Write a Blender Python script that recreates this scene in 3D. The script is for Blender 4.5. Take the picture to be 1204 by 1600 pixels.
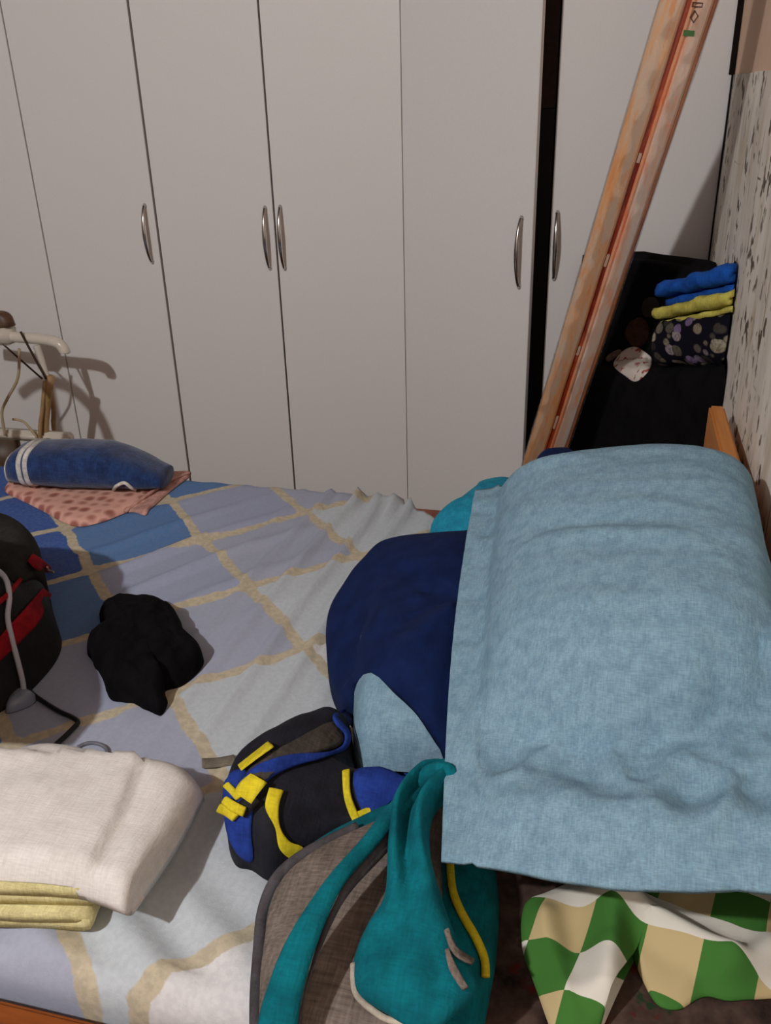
import bpy, bmesh, math, random
from mathutils import Vector, Matrix, noise
from mathutils.bvhtree import BVHTree
random.seed(7)
scene = bpy.context.scene
for o in list(bpy.data.objects): bpy.data.objects.remove(o)
COL = scene.collection

# ------------------------------------------------------------------ camera
FPX, CX, CY = 1373.0, 602.0, 800.0
PITCH, ROLL, YAW = math.radians(25.4), math.atan2(81, 2890), math.radians(14.7)
CAM = Vector((0, 0, 1.4))
cF = Vector((-math.sin(YAW)*math.cos(PITCH), math.cos(YAW)*math.cos(PITCH), -math.sin(PITCH)))
r0 = Vector((math.cos(YAW), math.sin(YAW), 0)); u0 = r0.cross(cF)
cU = math.cos(ROLL)*u0 + math.sin(ROLL)*r0
cR = math.cos(ROLL)*r0 - math.sin(ROLL)*u0
cam = bpy.data.cameras.new('camera'); camo = bpy.data.objects.new('camera', cam); COL.objects.link(camo)
m3 = Matrix((cR, cU, -cF)).transposed()
camo.matrix_world = Matrix.Translation(CAM) @ m3.to_4x4()
cam.sensor_fit = 'VERTICAL'; cam.sensor_height = 36; cam.lens = FPX/1600*36
cam.clip_start = 0.05
scene.camera = camo
# ------------------------------------------------------------------ light
w = bpy.data.worlds.new('world'); scene.world = w; w.use_nodes = True
w.node_tree.nodes['Background'].inputs[0].default_value = (.9, .9, 1, 1)
w.node_tree.nodes['Background'].inputs[1].default_value = 0.02
ld = bpy.data.lights.new('bulb_light', 'POINT'); ld.energy = 150; ld.color = (1, .992, .985); ld.shadow_soft_size = .035
lo = bpy.data.objects.new('bulb_light', ld); lo.location = (-1.15, -.8, 2.45); COL.objects.link(lo)
LIGHT = Vector(lo.location)
scene.view_settings.view_transform = 'Standard'; scene.view_settings.look = 'None'
scene.view_settings.exposure = 0.0; scene.view_settings.gamma = 1; scene.view_settings.use_curve_mapping = False

# ------------------------------------------------------------------ measuring helpers: where a sight line meets a real surface
def sight(px, py): return cF*FPX + cR*(px-CX) - cU*(py-CY)
def at_z(px, py, z): d = sight(px, py); return CAM + d*((z-CAM.z)/d.z)
def at_y(px, py, y): d = sight(px, py); return CAM + d*((y-CAM.y)/d.y)
def at_x(px, py, x): d = sight(px, py); return CAM + d*((x-CAM.x)/d.x)
def at_plane(px, py, p0, n): d = sight(px, py); return CAM + d*((p0-CAM).dot(n)/d.dot(n))
def hit(trees, px, py, lift=.003, fallback=.6):
    d = sight(px, py).normalized(); best = None
    for t in trees:
        l, n, i, ds = t.ray_cast(CAM, d)
        if l is not None and (best is None or ds < best[0]): best = (ds, l, n)
    if best is None: return at_z(px, py, fallback)
    n = best[2] if best[2].dot(d) < 0 else -best[2]
    return best[1] + n*lift
def support(trees, x, y, dflt=.55):
    z = dflt
    for t in trees:
        l, n, i, ds = t.ray_cast(Vector((x, y, 3)), Vector((0, 0, -1)))
        if l is not None: z = max(z, l.z)
    return z
def smooth(pts, n=8, closed=False):
    pts = [Vector(p) for p in pts]; out = []; N = len(pts)
    for i in range(N if closed else N-1):
        if closed: a, b, c, d = pts[i-1], pts[i], pts[(i+1) % N], pts[(i+2) % N]
        else: a, b, c, d = pts[max(i-1, 0)], pts[i], pts[i+1], pts[min(i+2, N-1)]
        for k in range(n):
            t = k/n
            out.append(.5*((2*b) + (c-a)*t + (2*a-5*b+4*c-d)*t*t + (3*b-a-3*c+d)*t**3))
    if not closed: out.append(pts[-1])
    return out
def fbm(p, s, oct=3): return noise.fractal(Vector(p)*s, 1.0, 2.0, oct)
def ridge(p, s): return 1-abs(noise.noise(Vector(p)*s))*2

# ------------------------------------------------------------------ materials
def lin(c): return tuple(((x/255)/12.92 if x/255 <= .04045 else ((x/255+.055)/1.055)**2.4) for x in c)+(1,)
class NT:
    def __init__(s, name):
        s.m = bpy.data.materials.new(name); s.m.use_nodes = True; s.t = s.m.node_tree; s.n = s.t.nodes
        s.b = s.n['Principled BSDF']; s.out = s.n['Material Output']
        s.tc = s.n.new('ShaderNodeTexCoord')
    def new(s, typ, **kw):
        n = s.n.new(typ)
        for k, v in kw.items(): setattr(n, k, v)
        return n
    def link(s, a, b): s.t.links.new(a, b)
    def val(s, inp, v):
        if hasattr(v, 'is_linked') or isinstance(v, bpy.types.NodeSocket): s.link(v, inp)
        else: inp.default_value = v
    def math(s, op, a, b=0.0, c=0.0):
        n = s.new('ShaderNodeMath', operation=op); s.val(n.inputs[0], a); s.val(n.inputs[1], b)
        if op in ('MULTIPLY_ADD', 'SMOOTH_MIN'): s.val(n.inputs[2], c)
        return n.outputs[0]
    def mix(s, f, a, b, bt='MIX'):
        n = s.new('ShaderNodeMix', data_type='RGBA', blend_type=bt); s.val(n.inputs[0], f); s.val(n.inputs[6], a); s.val(n.inputs[7], b)
        return n.outputs[2]
    def coords(s, scale=(1, 1, 1), rot=(0, 0, 0), loc=(0, 0, 0), src='Object'):
        n = s.new('ShaderNodeMapping'); s.link(s.tc.outputs[src], n.inputs[0])
        n.inputs[1].default_value = loc; n.inputs[2].default_value = rot; n.inputs[3].default_value = scale
        return n.outputs[0]
    def noise(s, vec, sc, det=3, rough=.55):
        n = s.new('ShaderNodeTexNoise'); s.link(vec, n.inputs['Vector']); n.inputs['Scale'].default_value = sc
        n.inputs['Detail'].default_value = det; n.inputs['Roughness'].default_value = rough
        return n.outputs['Fac']
    def ramp(s, f, stops):
        n = s.new('ShaderNodeValToRGB'); s.link(f, n.inputs[0]); e = n.color_ramp.elements
        while len(e) < len(stops): e.new(.5)
        for el, (p, c) in zip(e, stops): el.position = p; el.color = c
        return n.outputs[0]
    def step(s, f, lo, hi):
        n = s.new('ShaderNodeMapRange'); s.link(f, n.inputs[0]); n.inputs[1].default_value = lo; n.inputs[2].default_value = hi
        n.interpolation_type = 'SMOOTHSTEP'
        return n.outputs[0]
    def bump(s, h, strength=.3, dist=.002):
        n = s.new('ShaderNodeBump'); s.link(h, n.inputs['Height']); n.inputs['Strength'].default_value = strength; n.inputs['Distance'].default_value = dist
        s.link(n.outputs[0], s.b.inputs['Normal'])
    def fin(s, col, rough=.85, spec=.25, metal=0):
        s.val(s.b.inputs['Base Color'], col); s.val(s.b.inputs['Roughness'], rough)
        s.b.inputs['Specular IOR Level'].default_value = spec; s.b.inputs['Metallic'].default_value = metal
        return s.m
def fabric(name, c, c2=None, weave=600, var=.5, bump=.25, nsc=30, sheen=.0, rough=.92, spec=.15):
    t = NT(name); v = t.coords(); a = lin(c); b = lin(c2 or tuple(x*.8 for x in c))
    f = t.noise(v, nsc, 4); f = t.step(f, .35, .68)
    col = t.mix(f, a, b)
    wx = t.noise(t.coords((weave, weave*.12, weave*.12)), 1, 1); wy = t.noise(t.coords((weave*.12, weave, weave)), 1, 1)
    wv = t.math('ADD', wx, wy)
    k = t.math('MULTIPLY_ADD', wv, var, 1-var)
    n = t.new('ShaderNodeVectorMath', operation='SCALE'); t.link(col, n.inputs[0]); t.link(k, n.inputs['Scale'])
    t.bump(t.math('ADD', wv, t.noise(v, 60, 3)), bump, .0015)
    m = t.fin(n.outputs[0], rough, spec)
    t.b.inputs['Sheen Weight'].default_value = sheen
    return m
def plain(name, c, rough=.5, spec=.4, metal=0, var=.08, nsc=20, bump=0):
    t = NT(name); v = t.coords(); f = t.noise(v, nsc, 4)
    col = t.mix(f, lin(tuple(min(255, x*(1+var)) for x in c)), lin(tuple(x*(1-var) for x in c)))
    if bump: t.bump(f, bump, .002)
    return t.fin(col, rough, spec, metal)
def wood(name, c1, c2, axis=0, rough=.45):
    t = NT(name); sc = [40, 40, 40]; sc[axis] = 3
    f = t.noise(t.coords(tuple(sc)), 1, 5, .6)
    t.bump(f, .1, .001)
    return t.fin(t.mix(t.step(f, .3, .7), lin(c1), lin(c2)), rough, .4)

# ------------------------------------------------------------------ mesh helpers
def mk(name, verts, faces, mat, parent=None, sm=True, label=None, cat=None, kind=None, group=None, mats=None, fmat=None):
    verts = [Vector(v) for v in verts]
    me = bpy.data.meshes.new(name)
    if parent is not None: org = parent_world(parent)
    else:
        org = Vector((sum(v.x for v in verts)/len(verts), sum(v.y for v in verts)/len(verts), min(v.z for v in verts)))
        if kind == 'structure': org = Vector((0, 0, 0))
    me.from_pydata([v-org for v in verts], [], faces)
    for mm in (mats or [mat]): me.materials.append(mm)
    bm = bmesh.new(); bm.from_mesh(me); bmesh.ops.recalc_face_normals(bm, faces=bm.faces)
    if fmat:
        bm.faces.ensure_lookup_table()
        for i, f in enumerate(bm.faces): f.material_index = fmat[i]
    for f in bm.faces: f.smooth = sm
    bm.to_mesh(me); bm.free()
    o = bpy.data.objects.new(name, me); COL.objects.link(o)
    if parent is not None: o.parent = parent
    else: o.location = org
    if label: o['label'] = label
    if cat: o['category'] = cat
    if kind: o['kind'] = kind
    if group: o['group'] = group
    o['_w'] = 1; del o['_w']
    return o
def parent_world(p):
    v = Vector(p.location)
    while p.parent: p = p.parent; v = v+Vector(p.location)
    return v
def thing(name, loc, label, cat):
    o = bpy.data.objects.new(name, None); COL.objects.link(o); o.location = loc; o.empty_display_size = .05
    o['label'] = label; o['category'] = cat
    return o
def tree(o):
    off = parent_world(o)
    me = o.data
    return BVHTree.FromPolygons([v.co+off for v in me.vertices], [tuple(p.vertices) for p in me.polygons])
def box_vf(x0, x1, y0, y1, z0, z1, bev=0.0, M=None):
    bm = bmesh.new(); bmesh.ops.create_cube(bm, size=1)
    for v in bm.verts: v.co = Vector(((x0+x1)/2+v.co.x*(x1-x0), (y0+y1)/2+v.co.y*(y1-y0), (z0+z1)/2+v.co.z*(z1-z0)))
    if bev: bmesh.ops.bevel(bm, geom=bm.edges[:], offset=bev, segments=2, affect='EDGES')
    if M is not None: bm.transform(M)
    vs = [v.co.copy() for v in bm.verts]; bm.verts.index_update(); fs = [[v.index for v in f.verts] for f in bm.faces]; bm.free()
    return vs, fs
def join(*vf):
    V, Fa = [], []
    for v, f in vf:
        k = len(V); V += list(v); Fa += [[i+k for i in q] for q in f]
    return V, Fa
def tube_vf(pts, r, seg=10, n=6, sm=True):
    path = smooth(pts, n) if (sm and len(pts) > 2) else [Vector(p) for p in pts]
    V, Fa = [], []; N = len(path); up = Vector((.13, .27, .95))
    for i, p in enumerate(path):
        d = (path[min(i+1, N-1)]-path[max(i-1, 0)]).normalized()
        a = d.cross(up)
        if a.length < 1e-3: a = d.cross(Vector((1, 0, 0)))
        a.normalize(); b = d.cross(a); rr = r(i/(N-1)) if callable(r) else r
        for k in range(seg):
            t = 2*math.pi*k/seg; V.append(p+(a*math.cos(t)+b*math.sin(t))*rr)
    for i in range(N-1):
        for k in range(seg): Fa.append([i*seg+k, i*seg+(k+1) % seg, (i+1)*seg+(k+1) % seg, (i+1)*seg+k])
    Fa.append(list(range(seg))[::-1]); Fa.append([(N-1)*seg+k for k in range(seg)])
    return V, Fa
def grid_vf(rows, closed_u=False):
    nr, nc = len(rows), len(rows[0]); V = [v for r in rows for v in r]; Fa = []
    for i in range(nr-1):
        for j in range(nc if closed_u else nc-1):
            Fa.append([i*nc+j, i*nc+(j+1) % nc, (i+1)*nc+(j+1) % nc, (i+1)*nc+j])
    return V, Fa
def slab(top, bot):
    """closed shell between two grids of equal size"""
    nr, nc = len(top), len(top[0]); V = [v for r in top for v in r]+[v for r in bot for v in r]; Fa = []; K = nr*nc
    for i in range(nr-1):
        for j in range(nc-1):
            q = [i*nc+j, i*nc+j+1, (i+1)*nc+j+1, (i+1)*nc+j]; Fa.append(q); Fa.append([k+K for k in q[::-1]])
    loop = [j for j in range(nc)]+[i*nc+nc-1 for i in range(1, nr)]+[(nr-1)*nc+j for j in range(nc-2, -1, -1)]+[i*nc for i in range(nr-2, 0, -1)]
    for a, b in zip(loop, loop[1:]+loop[:1]): Fa.append([a, b, b+K, a+K])
    return V, Fa
def dome_vf(outline, H, p=2.5, q=.6, amp=0.0, nsc=14, fold=0.0, fsc=9, seed=0, trees=(), base=.552, nr=22, n=5, ctr=None, rnd=0, drape=.35, thin=.006, extra=None, zoff=0.0):
    """soft heap: outline = world points round it, surface swells to H above its base and settles on whatever lies beneath"""
    ring = smooth(outline, n, True); N = len(ring)
    c = ctr or (sum(ring, Vector())/N); Rm = sum((q-c).length for q in ring)/N
    off = Vector((seed*7.3, seed*3.1, seed*1.7))
    top, bot = [], []
    for i in range(nr+1):
        rho = 1-(i/nr)**1.5 if False else 1-i/nr
        rho = rho**.8
        tr, br = [], []
        for k in range(N):
            P = c+(ring[k]-c)*rho
            if rnd: P = P.lerp(c+(ring[k]-c).normalized()*Rm*rho, rnd*(1-rho))
            h = (max(0, 1-rho**p))**q
            s = support(trees, P.x, P.y, base)
            z = max(P.z if False else base, s)
            zz = max((c.z*(1-rho)+ring[k].z*rho)+zoff+H*h, s+thin*h+drape*H*h*.3+.003)
            edge = min(1, (1-rho)*5+.15)
            pp = Vector((P.x, P.y, 0))+off
            d = amp*fbm(pp, nsc)+fold*(ridge(pp, fsc)-.4)
            if extra: d += extra(P.x, P.y, rho)
            zz = max(zz+d*edge, s+.003)
            xy = Vector((noise.noise(pp*nsc+Vector((9, 2, 1))), noise.noise(pp*nsc+Vector((1, 5, 8))), 0))*amp*.35
            tr.append(Vector((P.x, P.y, zz))+xy)
            br.append(Vector((P.x, P.y, min(s+.0015, zz-.001))))
        top.append(tr); bot.append(br)
    V1, F1 = grid_vf(top, True); F1.append([nr*N+k for k in range(N)])
    V2, F2 = grid_vf(bot, True); K = len(V1); F2 = [[i+K for i in f] for f in F2]; F2.append([K+nr*N+k for k in range(N)])
    for k in range(N): F1.append([k, (k+1) % N, K+(k+1) % N, K+k])
    return V1+V2, F1+F2
def strip_vf(L, Rr, th=.006, nc=8, n=6, prof=None, dn=None):
    """a band of cloth between two edge lines, with thickness"""
    A, B = smooth(L, n), smooth(Rr, n); top, bot = [], []
    for i in range(len(A)):
        d = A[min(i+1, len(A)-1)]-A[max(i-1, 0)]; w_ = B[i]-A[i]; nn = d.cross(w_)
        if nn.length < 1e-9: nn = Vector((0, 0, 1))
        nn.normalize()
        if nn.dot(CAM-A[i]) < 0: nn = -nn
        tr, br = [], []
        for j in range(nc+1):
            v = j/nc; P = A[i].lerp(B[i], v); h = prof(i/(len(A)-1), v) if prof else .0
            e = th*.5*(1-(2*v-1)**6)**.5+.0004
            tr.append(P+nn*(h+e)); br.append(P+nn*((h if prof is None else min(h, 0))-e))
        top.append(tr); bot.append(br)
    return slab(top, bot)
def folded_vf(layers, half, t, depth, nE=14, amp=.003, sc=16, seed=0, M=None, taper=None, skew=0.0):
    """cloth folded back and forth: serpentine section in (a,z) swept along e"""
    pts = []; r = t*.62
    for k in range(layers):
        h = half*(1-.05*((k*7+seed) % 3)); s = 1 if k % 2 == 0 else -1; z = t*.5+k*t*1.22
        for i in range(10): pts.append(Vector((-s*h+2*s*h*i/9, 0, z)))
        if k < layers-1:
            for i in range(1, 5):
                a = math.pi*i/5; pts.append(Vector((s*(h+r*math.sin(a)*.9), 0, z+r*(1-math.cos(a)))))
    N = len(pts); th = t*.48
    rows_t, rows_b = [], []
    for j in range(nE+1):
        e = -depth+2*depth*j/nE; rt, rb = [], []
        for i, p in enumerate(pts):
            d = (pts[min(i+1, N-1)]-pts[max(i-1, 0)]).normalized(); nn = Vector((-d.z, 0, d.x))
            q = Vector((p.x+seed, e, p.z*3)); dz = amp*fbm(q, sc); dx = amp*1.5*noise.noise(q*sc*.7)
            b = Vector((p.x*(1+skew*e)+dx, e*(1-.04*((i//14+seed) % 2))+amp*2*noise.noise(Vector((p.x*9, p.z*30, seed))), p.z+dz*(p.z/(t*layers)+.2)))
            rt.append(b+nn*th); rb.append(b-nn*th)
        rows_t.append(rt); rows_b.append(rb)
    V, Fa = slab(rows_t, rows_b)
    mz = min(v.z for v in V); V = [v-Vector((0, 0, mz)) for v in V]
    if M is not None: V = [M @ v for v in V]
    return V, Fa
Z = Vector((0, 0, 1))

# ================================================================== THE ROOM
XW = .254; YD = 2.6
m_wall = plain('painted_wall', (232, 198, 172), .8, .2, var=.03)
m_dimmed = plain('dimmed_paint', (112, 103, 99), .85, .2, var=.02)  # unseen walls and ceiling darkened to cut bounced light and deepen shadows
t = NT('floor_tile'); f = t.noise(t.coords(), 6, 5); m_floor = t.fin(t.mix(f, lin((120, 105, 92)), lin((150, 134, 118))), .5, .4)
def struct(name, b, m, parent=None): return mk(name, *box_vf(*b), m, parent, sm=False, kind='structure' if parent is None else None)
struct('floor', (-2.9, .45, -1.9, 3.35, -.1, 0), m_floor)
struct('ceiling', (-2.9, .45, -1.9, 3.35, 2.7, 2.8), m_dimmed)
wr = struct('wall_right', (XW, XW+.15, -1.9, 3.35, 0, 2.7), m_wall)
struct('wall_left', (-2.9, -2.75, -1.9, 3.35, 0, 2.7), m_dimmed)
struct('wall_back', (-2.75, XW, 3.22, 3.35, 0, 2.7), m_dimmed)
struct('wall_front', (-2.75, XW, -1.9, -1.75, 0, 2.7), m_dimmed)
# printed wallpaper on the lower part of the right wall
t = NT('wood_print_wallpaper')
v = t.coords((1, 1, 1)); base = t.noise(t.coords((1, 11, 2.4)), 1.0, 5, .6)
col = t.ramp(base, [(.25, lin((196, 186, 174))), (.42, lin((226, 218, 206))), (.6, lin((242, 236, 226))), (.8, lin((226, 214, 196)))])
tan = t.step(t.noise(t.coords((1, 13, 4.2), loc=(0, 4, 2)), 1.0, 4), .54, .66)
col = t.mix(t.math('MULTIPLY', tan, .45), col, lin((196, 172, 136)))
dash = t.noise(t.coords((1, 30, 26)), 1.0, 2, .5); clump = t.noise(t.coords((1, 7, 5), loc=(0, 1, 7)), 1.0, 3)
dm = t.math('MULTIPLY', t.step(dash, .565, .63), t.step(clump, .43, .56))
col = t.mix(dm, col, lin((96, 82, 70)))
br = t.new('ShaderNodeTexBrick'); mp = t.new('ShaderNodeMapping'); t.link(t.tc.outputs['Object'], mp.inputs[0])
sx = t.new('ShaderNodeSeparateXYZ'); t.link(t.tc.outputs['Object'], sx.inputs[0]); cb = t.new('ShaderNodeCombineXYZ')
t.link(sx.outputs['Z'], cb.inputs[0]); t.link(sx.outputs['Y'], cb.inputs[1]); t.link(cb.outputs[0], br.inputs['Vector'])
br.inputs['Scale'].default_value = 1; br.inputs['Brick Width'].default_value = .62; br.inputs['Row Height'].default_value = .105
br.inputs['Mortar Size'].default_value = .0022; br.inputs['Mortar Smooth'].default_value = .2
gap = t.math('MULTIPLY', br.outputs['Fac'], t.step(t.noise(t.coords((1, 6, 14)), 1, 3), .48, .62))
col = t.mix(t.math('MULTIPLY', gap, .85), col, lin((70, 58, 46)))
t.bump(t.math('SUBTRACT', base, dm), .2, .002)
m_paper = t.fin(col, .75, .25)
rows = []
for i in range(41):
    y = -.6+(2.59+.6)*i/40; rows.append([Vector((XW-.002-.003*(.5+.5*noise.noise(Vector((y*5, zz*.06*5, 0)))), y, .02+1.403*zz/20+(.002*noise.noise(Vector((y*14, 3, 1))) if zz == 20 else 0))) for zz in range(21)])
back = [[Vector((XW-.0005, p.y, p.z)) for p in r] for r in rows]
mk('wallpaper', *slab(rows, back), m_paper, wr)
# dark strip for the shaded gap between wall and wardrobe, upper part uncovered
m_dark = plain('dark_gap', (26, 18, 15), .8, .1)
mk('corner_gap_fill', *join(box_vf(XW-.0145, XW-.001, 2.594, 2.612, 1.424, 2.4), box_vf(XW-.0055, XW-.0045, 2.590, 2.612, .05, 1.424)), m_dark, sm=False, kind='structure')

# ================================================================== WARDROBE
t = NT('door_laminate')
f = t.noise(t.coords(), 180, 3); f2 = t.noise(t.coords(), 2.2, 3)
col = t.mix(f, lin((238, 235, 233)), lin((228, 225, 223))); col = t.mix(t.math('MULTIPLY', f2, .3), col, lin((224, 220, 215)))
t.bump(f, .05, .001); m_door = t.fin(col, .5, .35)
m_black = plain('black_laminate', (14, 11, 10), .6, .25)
m_brown = plain('dark_brown_inside', (44, 31, 25), .7, .2, var=.4, nsc=60)
t = NT('chrome'); m_chrome = t.fin(lin((205, 200, 195)), .16, .5, 1.0)
ZB, ZT = .09, 2.32
def handle(parent, x, y, z0, z1, M):
    zc, hl = (z0+z1)/2, (z1-z0)/2; pts = []
    rowsA = []
    for i in range(25):
        s = -1+2*i/24; d = .028*(1-s*s)**.75+.003; pts.append(Vector((x, y-d, zc+s*hl)))
    V, Fa = [], []
    for i, p in enumerate(pts):
        s = -1+2*i/24; wx = .0062-.0018*abs(s); wy = .0042
        tt = (pts[min(i+1, 24)]-pts[max(i-1, 0)]).normalized(); nn = Vector((0, -tt.z, tt.y))
        for k in range(10):
            a = 2*math.pi*k/10; V.append(p+Vector((1, 0, 0))*wx*math.cos(a)+nn*wy*math.sin(a))
    for i in range(24):
        for k in range(10): Fa.append([i*10+k, i*10+(k+1) % 10, i*10+10+(k+1) % 10, i*10+10+k])
    Fa.append(list(range(10))); Fa.append([240+k for k in range(10)])
    p1 = tube_vf([(x, y+.001, z0+.006), (x, y-.008, z0+.006)], .0055, sm=False); p2 = tube_vf([(x, y+.001, z1-.006), (x, y-.008, z1-.006)], .0055, sm=False)
    V, Fa = join((V, Fa), p1, p2)
    mk('handle', [M @ q for q in V], Fa, m_chrome, parent, label='arched chrome handle')
def door(unit, x0, x1, hx=None, hz=None, ang=0, hinge=None):
    M = Matrix.Identity(4)
    if ang:
        h = Vector((hinge, YD+.02, 0)); M = Matrix.Translation(h) @ Matrix.Rotation(ang, 4, 'Z') @ Matrix.Translation(-h)
    d = mk('door', *box_vf(x0, x1, YD, YD+.018, ZB, ZT, .0012, M), m_door, unit, sm=False)
    if hx is not None: handle(d, hx, YD, hz[0], hz[1], M)
    return d
def unit(x0, x1, label):
    u = thing('wardrobe', ((x0+x1)/2, 2.9, 0), label, 'wardrobe')
    g = .0015
    b = [box_vf(x0+g, x0+.018, YD+.022, 3.19, .0, ZT), box_vf(x1-.018, x1-g, YD+.022, 3.19, .0, ZT), box_vf(x0+.018, x1-.018, YD+.022, 3.19, ZT-.02, ZT),
         box_vf(x0+.018, x1-.018, YD+.022, 3.19, .07, ZB), box_vf(x0+.018, x1-.018, 3.18, 3.19, ZB, ZT-.02), box_vf(x0+.018, x1-.018, YD+.05, 3.17, 1.5, 1.518)]
    mk('carcass', *join(*b), m_black, u, sm=False, label='black inner carcass')
    mk('plinth', *box_vf(x0+.018, x1-.018, YD+.05, YD+.066, .0, .07), m_brown, u, sm=False)
    return u
ua = unit(-2.195, -1.392, 'white wardrobe unit at the left end, behind the white stand')
door(ua, -2.192, -1.806); door(ua, -1.801, -1.397, -1.424, (.935, 1.113))
ub = unit(-1.392, -.603, 'middle white wardrobe unit whose two chrome handles sit side by side')
door(ub, -1.389, -1.005, -1.0275, (.923, 1.107)); door(ub, -.999, -.605, -.979, (.923, 1.109))
uc = unit(-.603, XW-.013, 'right white wardrobe unit with its left door ajar, behind the orange package')
door(uc, -.597, -.187, -.219, (at_y(816, 450, 2.47).z, at_y(820, 338, 2.47).z), math.radians(-20), -.596)
door(uc, -.181, XW-.007, -.164, (.909, 1.096))
mk('gap_fill', *box_vf(-.226, -.186, YD+.004, 3.17, ZB, 1.355), m_black, uc, sm=False, label='black fill for the dark gap between the two doors')  # black solid stands in for the unlit inside seen through the gap
mk('gap_fill', *box_vf(-.226, -.186, YD+.004, 3.17, 1.357, ZT-.022), m_brown, uc, sm=False, label='dark brown upper fill for the gap between the doors')  # brown upper piece stands in for the dim inside higher up

# ================================================================== BED
m_bedwood = wood('honey_pine', (216, 142, 68), (192, 118, 52), 1, .4)
m_rail = wood('brown_rail', (150, 82, 34), (118, 58, 24), 0, .35)
ZM = .55
bed = thing('bed_frame', (-.8, 1.15, 0), 'honey-brown wooden bed frame, its headboard against the papered wall', 'bed')
hb = box_vf(.198, .226, .88, 1.705, .06, .848, .004)
mk('headboard', *hb, m_bedwood, bed, sm=False)
mk('side_rail', *box_vf(-1.83, .196, .478, .512, .30, .524, .008), m_rail, bed, sm=False)
mk('side_rail', *box_vf(-1.83, .196, 1.843, 1.868, .26, .40, .006), m_rail, bed, sm=False)
mk('footboard', *box_vf(-1.862, -1.832, .478, 1.868, .06, .60, .006), m_rail, bed, sm=False)
mk('slat_base', *box_vf(-1.828, .194, .514, 1.84, .34, .36), m_rail, bed, sm=False)
for x in (-1.85, .18):
    for y in (.54, 1.80): mk('leg', *box_vf(x-.03 if x > 0 else x-.01, x+.01 if x > 0 else x+.05, y-.025, y+.025, 0, .34 if x > 0 else .06), m_rail, bed, sm=False)
m_salmon = fabric('salmon_ticking', (226, 150, 134), weave=500)
matt = mk('mattress', *box_vf(-1.825, .194, .545, 1.822, .362, ZM-.014, .03), m_salmon, label='salmon pink mattress in a blue and white patchwork sheet, one corner bare', cat='mattress')
# patchwork sheet: bias-set squares with tan bands between them
t = NT('patchwork_sheet')
gm = t.new('ShaderNodeNewGeometry'); sp = t.new('ShaderNodeSeparateXYZ'); 
pos = t.coords(); 
wob = t.new('ShaderNodeTexNoise'); t.link(pos, wob.inputs['Vector']); wob.inputs['Scale'].default_value = 9; wob.inputs['Detail'].default_value = 3
wv = t.new('ShaderNodeVectorMath', operation='MULTIPLY_ADD'); t.link(wob.outputs['Color'], wv.inputs[0]); wv.inputs[1].default_value = (.03, .03, 0); 
ad = t.new('ShaderNodeVectorMath', operation='SUBTRACT'); t.link(pos, ad.inputs[0]); ad.inputs[1].default_value = (.015, .015, 0)
t.link(ad.outputs[0], wv.inputs[2]); t.link(wv.outputs[0], sp.inputs[0])
X, Y = sp.outputs[0], sp.outputs[1]
S2 = 2**-.5; CELL = .2385
SHEET_ORG = Vector((0, 0, 0))
U = t.math('DIVIDE', t.math('SUBTRACT', t.math('MULTIPLY', t.math('ADD', X, Y), S2), .270), CELL)
V_ = t.math('DIVIDE', t.math('SUBTRACT', t.math('MULTIPLY', t.math('SUBTRACT', X, Y), S2), -1.873), CELL)
iu, iv = t.math('FLOOR', U), t.math('FLOOR', V_)
fu, fv = t.math('FRACT', U), t.math('FRACT', V_)
du = t.math('MINIMUM', fu, t.math('SUBTRACT', 1.0, fu)); dv = t.math('MINIMUM', fv, t.math('SUBTRACT', 1.0, fv))
dd = t.math('MINIMUM', du, dv)
jag = t.noise(pos, 70, 3)
band = t.step(t.math('MULTIPLY_ADD', jag, -.03, dd), .036, .022)
nd = t.step(t.math('ADD', du, dv), .13, .11); band = t.math('MAXIMUM', band, nd)
ssum = t.math('DIVIDE', t.math('ADD', t.math('ADD', iu, iv), 4.5), 12.0)
cr = t.new('ShaderNodeValToRGB'); cr.color_ramp.interpolation = 'CONSTANT'; t.link(ssum, cr.inputs[0]); e = cr.color_ramp.elements
stops = [(0, (62, 92, 158)), (3.5/12, (78, 108, 162)), (4.0/12, (88, 124, 172)), (5.0/12, (158, 166, 190)), (6.0/12, (166, 172, 190)), (7.0/12, (192, 200, 206)), (8.0/12, (220, 219, 220))]
while len(e) < len(stops): e.new(.5)
for el, (p, c) in zip(e, stops): el.position = p; el.color = lin(c)
mott = t.noise(pos, 130, 3)
cell = t.mix(t.math('MULTIPLY', t.step(mott, .35, .65), .16), cr.outputs[0], lin((140, 140, 155)))
tanc = t.mix(t.step(t.noise(pos, 90, 3), .35, .65), lin((198, 187, 163)), lin((180, 170, 148)))
col = t.mix(band, cell, tanc)
t.bump(t.math('ADD', t.noise(pos, 500, 2), t.math('MULTIPLY', t.noise(pos, 26, 3), 1.5)), .22, .002)
m_sheet = t.fin(col, .92, .12)
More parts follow.
